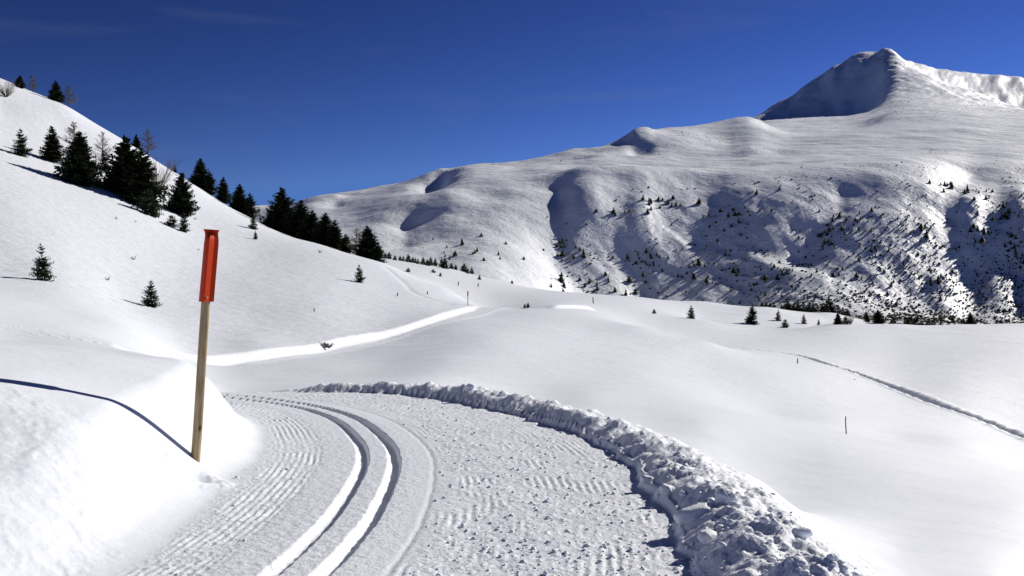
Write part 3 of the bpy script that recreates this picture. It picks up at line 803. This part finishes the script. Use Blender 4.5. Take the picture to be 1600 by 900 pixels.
for k, x, base, top, wd, lb, dep in [
    ('small_b', 1022, 490, 482, 1.2, 'tiny conifer left of the tree standing alone on the right snowfield', None),
    ('young', 1080, 498, 476, 1.0, 'conifer standing alone on the right snowfield', None),
    ('ragged', 1175, 506, 474, 1.1, 'forked dark conifer at the left of the hollow', None),
    ('young', 1216, 501, 483, .9, 'slim conifer in the middle of the hollow', None),
    ('low', 1227, 512, 498, .75, 'round dark bush on the near rim of the hollow', None),
    ('young', 1256, 506, 490, .9, 'small conifer right of the round bush', None),
    ('small', 1279, 508, 498, .9, 'tiniest conifer on the near rim of the hollow', None),
    ('broad', 1309, 507, 488, 1.2, 'dark conifer at the right end of the hollow', None),
    ('small_b', 1321, 507, 492, 1.2, 'squat conifer beside the dark one right of the hollow', None),
    ('bush', 1329, 507, 491, .6, 'bare bush at the right end of the hollow', None),
    ('full', 1372, 0, 483, 1.3, 'big round dark conifer above the right snow rim', 330),
    ('ragged', 1354, 0, 487, 1.3, 'conifer left of the big round dark one', 335),
    ('low', 1395, 0, 493, .8, 'brownish low bush right of the big round dark conifer', 330),
    ('broad', 1516, 0, 487, 1.2, 'single pointed conifer farthest right above the snow rim', 330),
    ('low', 1504, 0, 498, .7, 'low bush left of the farthest right conifer', 330),
]:
    plant_px(k, x, base, top, lb, 'trees around the hollow on the right', wd, dep)
RR = 'conifers in the row behind the right snowfield'
for n_, (x, top) in enumerate([(1182, 477), (1190, 471), (1197, 470), (1203, 471), (1221, 475), (1226, 474), (1232, 470), (1240, 473), (1247, 471), (1256, 472), (1264, 474), (1270, 473), (1277, 474), (1285, 473), (1291, 474), (1295, 464), (1303, 477), (1310, 475), (1317, 478), (1324, 481),
               (1416, 495), (1423, 492), (1432, 490), (1440, 499), (1450, 495), (1458, 497), (1470, 501), (1482, 502), (1492, 503)]):
    dep = random.uniform(343, 362) if x < 1340 else random.uniform(318, 345)
    plant_px(random.choice(['small', 'small_b']), x, 0, top, ORD[n_] + ' small conifer from the left in the row behind the hollow' if n_ < 20 else ORD[n_ - 20] + ' small conifer right of the big round one above the snow rim', RR, 1.25, dep)

# ------------------------------------------------------------------ conifers and dwarf pine on the mountain
def tiny_conifer(seed, w):
    g = np.random.default_rng(seed); V = []; T = []
    for k, (z0, z1, r) in enumerate([(0.0, .45, 1.0), (.18, .62, .82), (.38, .8, .6), (.58, 1.0, .4)]):
        n = len(V); m = 7
        for a in range(m):
            rr = w * r * g.uniform(.65, 1.2); an = a / m * 6.283 + g.uniform(-.25, .25)
            V.append((rr * math.cos(an), rr * math.sin(an), z0 + g.uniform(-.05, .08)))
        V.append((g.normal(0, .03), g.normal(0, .03), z1))
        for a in range(m): T.append((n + a, n + (a + 1) % m, n + m))
    return tri_mesh('conifer', V, T, M['needle'])
TINY = [tiny_conifer(s_, w) for s_, w in ((1, .32), (2, .4), (3, .5), (4, .62))]
far_spots = []
for x, y, n, sx, sy in [(1340, 345, 22, 45, 16), (1300, 365, 22, 35, 14), (1370, 395, 10, 18, 8), (1290, 385, 6, 10, 6), (1440, 360, 8, 22, 10), (1510, 300, 22, 50, 9), (1575, 335, 14, 26, 8), (1588, 390, 24, 16, 22), (1540, 370, 8, 20, 12),
                        (1030, 320, 18, 35, 8), (960, 335, 12, 40, 4), (880, 388, 14, 14, 14), (905, 402, 9, 25, 10), (1000, 402, 14, 40, 8), (1012, 415, 7, 15, 3), (1150, 330, 16, 40, 12), (1140, 352, 12, 35, 12), (1225, 300, 5, 30, 8),
                        (740, 382, 10, 50, 12), (700, 395, 6, 30, 10), (800, 400, 6, 40, 14), (1250, 425, 18, 60, 22), (1350, 432, 18, 60, 20), (1430, 445, 12, 50, 20), (1100, 425, 18, 60, 18), (1180, 445, 14, 60, 14), (960, 442, 10, 40, 10)]:
    for k in range(n):
        far_spots.append((x + rng.normal(0, sx * .7), y + rng.normal(0, sy * .7), rng.choice([4, 5, 6, 7, 9, 11], p=[.2, .25, .25, .15, .1, .05])))
for x, y, h in [(877, 441, 17), (881, 449, 9), (880, 460, 9), (872, 461, 6), (800, 443, 6), (815, 444, 5), (854, 445, 4), (861, 449, 7), (900, 439, 5), (906, 438, 6), (914, 448, 7), (928, 441, 5), (946, 431, 7), (961, 456, 8), (978, 462, 11), (993, 459, 8), (1092, 415, 13), (1134, 400, 9), (1448, 372, 14), (1440, 362, 10), (1535, 380, 12), (1528, 362, 9)]:
    far_spots.append((x, y, h))
FT = 'small conifers scattered over the far mountainside'
far_spots = sorted([f for f in far_spots if f[0] < 1610], key=lambda f: -f[2])[:295]
for i_, (x, y, h) in enumerate(far_spots):
    p = on_mount(x, min(y, 470))
    if p[1] > 1100: continue
    o = bpy.data.objects.new('conifer', TINY[i_ % 4]); COL.objects.link(o)
    hh = h * p[1] / F * 1.05
    o.location = (p[0], p[1], p[2] - .05 * hh); o.scale = (hh, hh, hh); o.rotation_euler = (0, 0, random.uniform(0, 6.28))
    tag(o, 'small dark conifer scattered on the far snowy mountainside', 'tree', FT)

ICO_V = np.array([(-.526, 0, .851), (.526, 0, .851), (-.526, 0, -.851), (.526, 0, -.851), (0, .851, .526), (0, .851, -.526), (0, -.851, .526), (0, -.851, -.526), (.851, .526, 0), (-.851, .526, 0), (.851, -.526, 0), (-.851, -.526, 0)])
ICO_T = np.array([(0, 1, 4), (0, 4, 9), (9, 4, 5), (4, 8, 5), (4, 1, 8), (8, 1, 10), (8, 10, 3), (5, 8, 3), (5, 3, 2), (2, 3, 7), (7, 3, 10), (7, 10, 6), (7, 6, 11), (11, 6, 0), (0, 6, 1), (6, 10, 1), (9, 11, 0), (9, 2, 11), (9, 5, 2), (7, 11, 2)])

def lumps(name, pos, size, material, squash=(.6, .9), jitter=.28, seed=0, smooth=False):
    """Many irregular lumps in one mesh: clods, stones or dwarf pines nobody could count."""
    g = np.random.default_rng(seed); n = len(pos)
    v = ICO_V[None] * (1 + g.uniform(-jitter, jitter, (n, 12, 1))) + g.normal(0, jitter * .3, (n, 12, 3))
    an = g.uniform(0, 6.283, n); c, s_ = np.cos(an)[:, None], np.sin(an)[:, None]
    el = g.uniform(.75, 1.3, (n, 1))
    x = v[..., 0] * el; y = v[..., 1] / el; z = v[..., 2] * g.uniform(*squash, (n, 1))
    v = np.stack([x * c - y * s_, x * s_ + y * c, z], -1) * np.asarray(size)[:, None, None] + np.asarray(pos)[:, None, :]
    t = (ICO_T[None] + (np.arange(n) * 12)[:, None, None]).reshape(-1, 3)
    me = tri_mesh(name, v.reshape(-1, 3), t, material)
    if smooth: me.polygons.foreach_set('use_smooth', np.ones(len(me.polygons), bool))
    o = bpy.data.objects.new(name, me); COL.objects.link(o); o['kind'] = 'stuff'
    return o

def mount_many(cx, cy, n, sx, sy):
    """Points on the mountain around photo pixels."""
    out = []
    xs = rng.normal(cx, sx, n) if sy else None
    ys = rng.normal(cy, sy, n)
    return list(zip(xs, ys))
# dwarf pine: dense on the lower right flank
zl = z_far
N = 23000
Yd = rng.uniform(500, 840, N); ud = rng.uniform(.03, .56, N)
Xd = ud * Yd
xd = ud * F + 800
rowd = 450 - zl(Xd, Yd) / Yd * F
wgt = np.interp(xd, [850, 900, 1150, 1250, 1400, 1600], [.05, .25, .3, .8, 1.3, 1.5]) * np.interp(rowd, [270, 320, 370, 420, 500], [.02, .15, .35, .8, 1.0])
wgt *= .35 + 1.3 * sstep(-.25, .3, fbm(Xd / 60, Yd / 40, 3, 301))
keep = rng.random(N) < wgt * .7
Xd, Yd = Xd[keep], Yd[keep]
sz = rng.uniform(.22, .66, len(Xd)) * rng.choice([1, 1.0, 1.5], len(Xd))
lumps('dwarf_pines', np.stack([Xd, Yd, zl(Xd, Yd) + sz * .3], -1), sz, M['shrub'], (.7, 1.2), .4, 31)
bpy.data.objects['dwarf_pines']['label'] = 'dark dwarf pine scrub over the lower right mountain flank'
# bare rock along the upper ridges
rp = []
for x0, y0, x1, y1, n, jx in [(1055, 206, 1140, 222, 60, 3), (925, 240, 955, 234, 14, 2), (990, 233, 1045, 243, 24, 2), (660, 270, 725, 265, 26, 2), (505, 303, 545, 299, 20, 1.5), (560, 294, 600, 292, 14, 1.5), (860, 256, 925, 238, 24, 1.5), (1368, 90, 1392, 100, 70, 3), (1388, 92, 1425, 112, 30, 4),
                              (1390, 160, 1420, 158, 22, 3), (1400, 175, 1460, 180, 34, 4), (1490, 160, 1560, 165, 40, 6), (1470, 145, 1490, 140, 10, 3), (1440, 240, 1480, 236, 30, 3), (1420, 265, 1480, 258, 40, 4), (1490, 250, 1600, 270, 50, 5), (1340, 262, 1370, 258, 20, 2), (1150, 235, 1210, 232, 10, 2), (745, 258, 790, 256, 10, 1.5), (1560, 170, 1600, 180, 14, 3)]:
    for k in range(n):
        t = rng.random(); x = x0 + (x1 - x0) * t + rng.normal(0, jx); y = y0 + (y1 - y0) * t + rng.normal(0, jx)
        p = on_mount(x, y, 700)
        rp.append((*p, rng.uniform(.4, 1.4) * p[1] / F))
rp = np.array(rp)
lumps('ridge_rocks', rp[:, :3] - np.array([0, 0, .1]), rp[:, 3], M['rock'], (.35, .7), .4, 32)
bpy.data.objects['ridge_rocks']['label'] = 'brown rocks breaking the snow along the upper ridges'

# ------------------------------------------------------------------ loose snow on the trail and the ploughed bank
gx = lookup(u_n, Y_n, tt); gL = lookup(u_n, Y_n, LEFT); gR = lookup(u_n, Y_n, RIGHT); gW = lookup(u_n, Y_n, WC)
N = 60000
Yc = 1 / rng.uniform(1 / 17.0, 1 / 4.2, N); uc = rng.uniform(-.36, .62, N); Xc = uc * Yc
t_ = gx(Xc, Yc); L_ = gL(Xc, Yc); R_ = gR(Xc, Yc); W_ = gW(Xc, Yc); q_ = t_ - R_
patch = sstep(-.3, .3, fbm(Xc * 1.4, Yc * 1.4, 2, 311))
w_trail = ((t_ > .55) & (q_ < .05)) * (.05 + .13 * patch) + ((t_ > L_) & (t_ < -.55)) * .02
cre = np.exp(-((q_ - W_ * .95) / .22) ** 2) * .17 * (q_ > 0) + np.exp(-((q_ - .02) / .08) ** 2) * .10 + ((q_ > 0) & (q_ < W_ + .5)) * .02
k1 = rng.random(N) < w_trail
k2 = (rng.random(N) < cre) & ~k1
def clods(name, k, s0, s1, power, seed, lift):
    x, y = Xc[k], Yc[k]
    sz = s0 + (s1 - s0) * rng.random(len(x)) ** power
    return lumps(name, np.stack([x, y, z_near(x, y) + sz * lift], -1), sz, M['berm'], (.6, .95), .26, seed, True)
o = clods('snow_crumbs', k1, .004, .019, 3.2, 41, .2); o['label'] = 'loose snow crumbs over the trodden right half of the trail'
o = clods('snow_clods', k2, .005, .036, 5.0, 42, .25); o['label'] = 'crumbly snow clods along the ploughed bank'

def snow_block(x, y, size, shape, label, seed, rot=0.0):
    g = np.random.default_rng(seed)
    v = ICO_V.copy(); t = ICO_T.tolist()
    for it in range(2):
        mid = {}; nt = []; v = list(map(np.array, v))
        def m_(a, b):
            k = (min(a, b), max(a, b))
            if k not in mid:
                p = (v[a] + v[b]) / 2; p = p / np.linalg.norm(p); mid[k] = len(v); v.append(p)
            return mid[k]
        for a, b, c in t:
            ab, bc, ca = m_(a, b), m_(b, c), m_(c, a)
            nt += [(a, ab, ca), (b, bc, ab), (c, ca, bc), (ab, bc, ca)]
        t = nt
    v = np.array(v)
    v = np.sign(v) * np.abs(v) ** .75
    r = 1 + .22 * perlin(v[:, 0] * 1.7 + seed, v[:, 1] * 1.7 + v[:, 2], seed) + .12 * perlin(v[:, 0] * 5 + seed, v[:, 1] * 5 + v[:, 2] * 4, seed + 1)
    v = v * r[:, None] * np.array(shape) * size
    p = on_near(x, y)
    o = bpy.data.objects.new('snow_block', tri_mesh('snow_block', v, t, M['berm'])); COL.objects.link(o)
    o.data.polygons.foreach_set('use_smooth', np.ones(len(t), bool))
    o.location = (p[0], p[1], float(z_near(p[0], p[1])) + size * shape[2] * .2); o.rotation_euler = (g.uniform(-.3, .3), g.uniform(-.3, .3), rot)
    return tag(o, label, 'snow block', 'snow blocks along the ploughed bank')
snow_block(1085, 806, .11, (1.3, .8, .5), 'rounded snow slab lying highest at the foot of the ploughed bank', 3, .4)
snow_block(1012, 752, .05, (1.2, .8, .7), 'small snow block on the trail edge left of the bank cut', 5, .2)
snow_block(1042, 768, .055, (1, .9, .8), 'snow block between the small one and the rounded slab', 7, 1.0)
snow_block(1135, 782, .07, (.8, 1.1, .9), 'upright snow lump on the bank behind the rounded slab', 9, .6)
snow_block(1250, 834, .05, (1.3, 1.0, .6), 'rough snow lump on top of the bank near the right', 11, .1)
snow_block(1108, 842, .07, (1.3, .8, .6), 'shaded snow lump at the foot of the bank nearest the camera', 13, .9)
snow_block(735, 608, .07, (.9, .7, 1.0), 'snow lump sticking up on the far curve of the bank', 15, .3)
snow_block(785, 618, .06, (1.1, .7, .9), 'snow lump right of the one sticking up on the far curve', 17, .8)

# ------------------------------------------------------------------ the orange marker pole
M['wood'] = simple_material('pole_wood', (.30, .21, .11), (.48, .37, .22), 6, .7, .002, (6, 6, .7))
def knots(m):
    n, l = m.node_tree.nodes, m.node_tree.links
    b = n['Principled BSDF']; src = b.inputs['Base Color'].links[0].from_socket
    tc = n.new('ShaderNodeTexCoord'); mp = n.new('ShaderNodeMapping'); mp.inputs['Scale'].default_value = (1, 1, .55)
    vo = n.new('ShaderNodeTexVoronoi'); vo.inputs['Scale'].default_value = 7.5
    mr = n.new('ShaderNodeMapRange'); mr.inputs['From Min'].default_value = .07; mr.inputs['From Max'].default_value = .16
    mx = n.new('ShaderNodeMix'); mx.data_type = 'RGBA'; mx.inputs['A'].default_value = (.07, .04, .02, 1)
    l.new(tc.outputs['Object'], mp.inputs['Vector']); l.new(mp.outputs[0], vo.inputs['Vector']); l.new(vo.outputs['Distance'], mr.inputs['Value'])
    l.new(mr.outputs[0], mx.inputs['Factor']); l.new(src, mx.inputs['B']); l.new(mx.outputs['Result'], b.inputs['Base Color'])
knots(M['wood'])
m, n_, l_, b_ = mat('orange_plastic')
b_.inputs['Base Color'].default_value = (.74, .062, .006, 1); b_.inputs['Roughness'].default_value = .5; b_.inputs['Specular IOR Level'].default_value = .25
tr = n_.new('ShaderNodeBsdfTranslucent'); tr.inputs['Color'].default_value = (.85, .10, .008, 1)
ms = n_.new('ShaderNodeMixShader'); ms.inputs[0].default_value = .3
l_.new(b_.outputs[0], ms.inputs[1]); l_.new(tr.outputs[0], ms.inputs[2]); l_.new(ms.outputs[0], n_['Material Output'].inputs['Surface'])
M['orange'] = m
m, n_, l_, b_ = mat('bolt_steel'); b_.inputs['Base Color'].default_value = (.55, .55, .55, 1); b_.inputs['Metallic'].default_value = .9; b_.inputs['Roughness'].default_value = .4
M['steel'] = m

def tube(name, r0, r1, z0, z1, material, parent, sides=20, rings=14, wob=0.0):
    V = []; T = []
    for k in range(rings + 1):
        t = k / rings; r = r0 + (r1 - r0) * t
        for a in range(sides):
            an = a / sides * 6.28318
            rr = r * (1 + wob * math.sin(3 * an + t * 5) * .6)
            V.append((rr * math.cos(an) + wob * .05 * math.sin(t * 7), rr * math.sin(an), z0 + (z1 - z0) * t))
    for k in range(rings):
        for a in range(sides):
            p, q = k * sides + a, k * sides + (a + 1) % sides
            T.append((p, q, q + sides, p + sides))
    T.append(tuple(range(sides))[::-1]); T.append(tuple(range(rings * sides, rings * sides + sides)))
    return mesh_object(name, V, T, material, parent, True)

pb = on_near(305, 716)
H = 358 / F * pb[1]                       # visible height of the whole marker
mark = empty('marker_pole', (pb[0], pb[1], pb[2]))
mark.rotation_euler = (math.radians(.5), math.radians(4.2), 0)
tag(mark, 'leaning wooden marker pole with an orange plastic flag on the left bank', 'marker pole')
tube('post', .041, .037, -.35, H * .95, M['wood'], mark, wob=.05)
# the flag: a plastic profile folded round the post, flat wings at the sides, flattened and flared at its top
prof = [(-.060, -.012), (-.040, -.044), (-.016, -.070), (.006, -.078), (.034, -.026), (.060, -.004), (.066, .0), (.060, .010), (.030, .044), (0, .050), (-.034, .044), (-.060, .012), (-.066, .0)]
z0, z1 = H * .685, H * 1.0
V = []; T = []; rings = 26; nn = len(prof)
for k in range(rings + 1):
    t = k / rings
    fl = float(sstep(.86, 1.0, t)); fw = 1 + .0 * t - .10 * float(sstep(.80, .93, t)) + .22 * float(sstep(.95, 1.0, t))
    for x, y in prof:
        yy = y * (1 - .93 * fl)
        xx = x * fw * (1 - .04 * t) + (.010 * (1 - fl) * t)
        V.append((xx, yy, z0 + (z1 - z0) * t + .004 * x / .06 * (1 - t)))
for k in range(rings):
    for a in range(nn):
        p, q = k * nn + a, k * nn + (a + 1) % nn
        T.append((p, q, q + nn, p + nn))
flag = mesh_object('flag', V, T, M['orange'], mark)
sm = flag.modifiers.new('thickness', 'SOLIDIFY'); sm.thickness = .003
bolt = tube('bolt', .009, .008, 0, .012, M['steel'], None, 12, 1)
bolt.parent = flag; bolt.location = (.021, -.053, z0 + .04); bolt.rotation_euler = (math.radians(90), 0, math.radians(12))

# the second marker, far along the trail
p = on_hill(731, 478)
h2 = 23 / F * p[1]
mk = empty('marker_pole', p); tag(mk, 'small distant marker pole with an orange top beside the far trail', 'marker pole')
tube('post', .05, .045, -.2, h2 * .98, M['wood'], mk, 10, 4)
tube('flag', .085, .085, h2 * .68, h2, M['orange'], mk, 10, 4)

# ------------------------------------------------------------------ stakes, twigs, brush
M['stake'] = simple_material('weathered_stake', (.09, .075, .065), (.2, .17, .14), 8)
def stake(x, base, top, label, r=None, hill=True):
    p = on_hill(x, base) if base < 590 or hill else on_near(x, base)
    h = (base - top) / F * p[1]
    r = r or max(.018, .9 / F * p[1])
    e = empty('stake', p, random.uniform(0, 6)); e.rotation_euler = (random.uniform(-.05, .05), random.uniform(-.06, .06), 0)
    tag(e, label, 'stake', 'wooden stakes in the snow')
    tube('post', r, r * .85, -h * .3, h * .94, M['stake'], e, 8, 3, .12); tube('tip', r * .85, r * .25, h * .94, h, M['stake'], e, 8, 1)
stake(1322, 678, 650, 'thin grey stake alone in the open snow below the right footpath', .017)
stake(1246, 568, 560, 'short stake just below the left end of the footpath')
stake(621, 463, 457, 'short stake on the snow left of the distant orange marker')
stake(668, 460, 455, 'short stake halfway between another stake and the distant orange marker')
stake(491, 487, 481, 'short stake on the snow right of the orange pole, above the far trail')
stake(716, 446, 440, 'left one of two short stakes above the distant orange marker')
stake(747, 448, 442, 'right one of two short stakes above the distant orange marker')
stake(927, 474, 464, 'thin stake on the wind lip of the right knoll')
def twig(x, base, top, label, seed):
    p = on_hill(x, base); h = (base - top) / F * p[1]
    o = bpy.data.objects.new('dry_twig', twig_tree('dry_twig', seed, .5, 7, shrub=True, thick=.05, twigs=3)); COL.objects.link(o)
    o.location = (p[0], p[1], p[2] - .03); o.scale = (h, h, h)
    tag(o, label, 'twig', 'dry twigs poking out of the slope')
twig(168, 438, 429, 'dry twig between the two young spruces on the left slope', 61)
twig(209, 406, 396, 'dry twig above the other one on the left slope', 62)
twig(310, 391, 386, 'tiny twig just left of the orange flag', 63)
twig(182, 343, 336, 'dark twig on the snow below the largest spruce clump', 64)
twig(212, 347, 342, 'tiny twig right of the one below the largest clump', 65)
twig(305, 343, 337, 'dark twig right of the low spruce mat', 66)
twig(500, 395, 386, 'twig poking up in front of the crest row', 67)
twig(1335, 594, 590, 'tiny twig in the snow below the footpath', 68)
p = on_hill(507, 543)
br = empty('brush_pile', p); tag(br, 'dark pile of brushwood beside the far trail', 'brush pile')
g = np.random.default_rng(71)
for k in range(3):
    o = bpy.data.objects.new('branches', twig_tree('branches', 72 + k, .9, 26, shrub=True, thick=.05, twigs=8)); COL.objects.link(o); o.parent = br
    o.location = ((k - 1) * .28, g.uniform(-.1, .1), -.05); o.scale = (.42, .3, .32); o.data.materials[0] = M['bark']
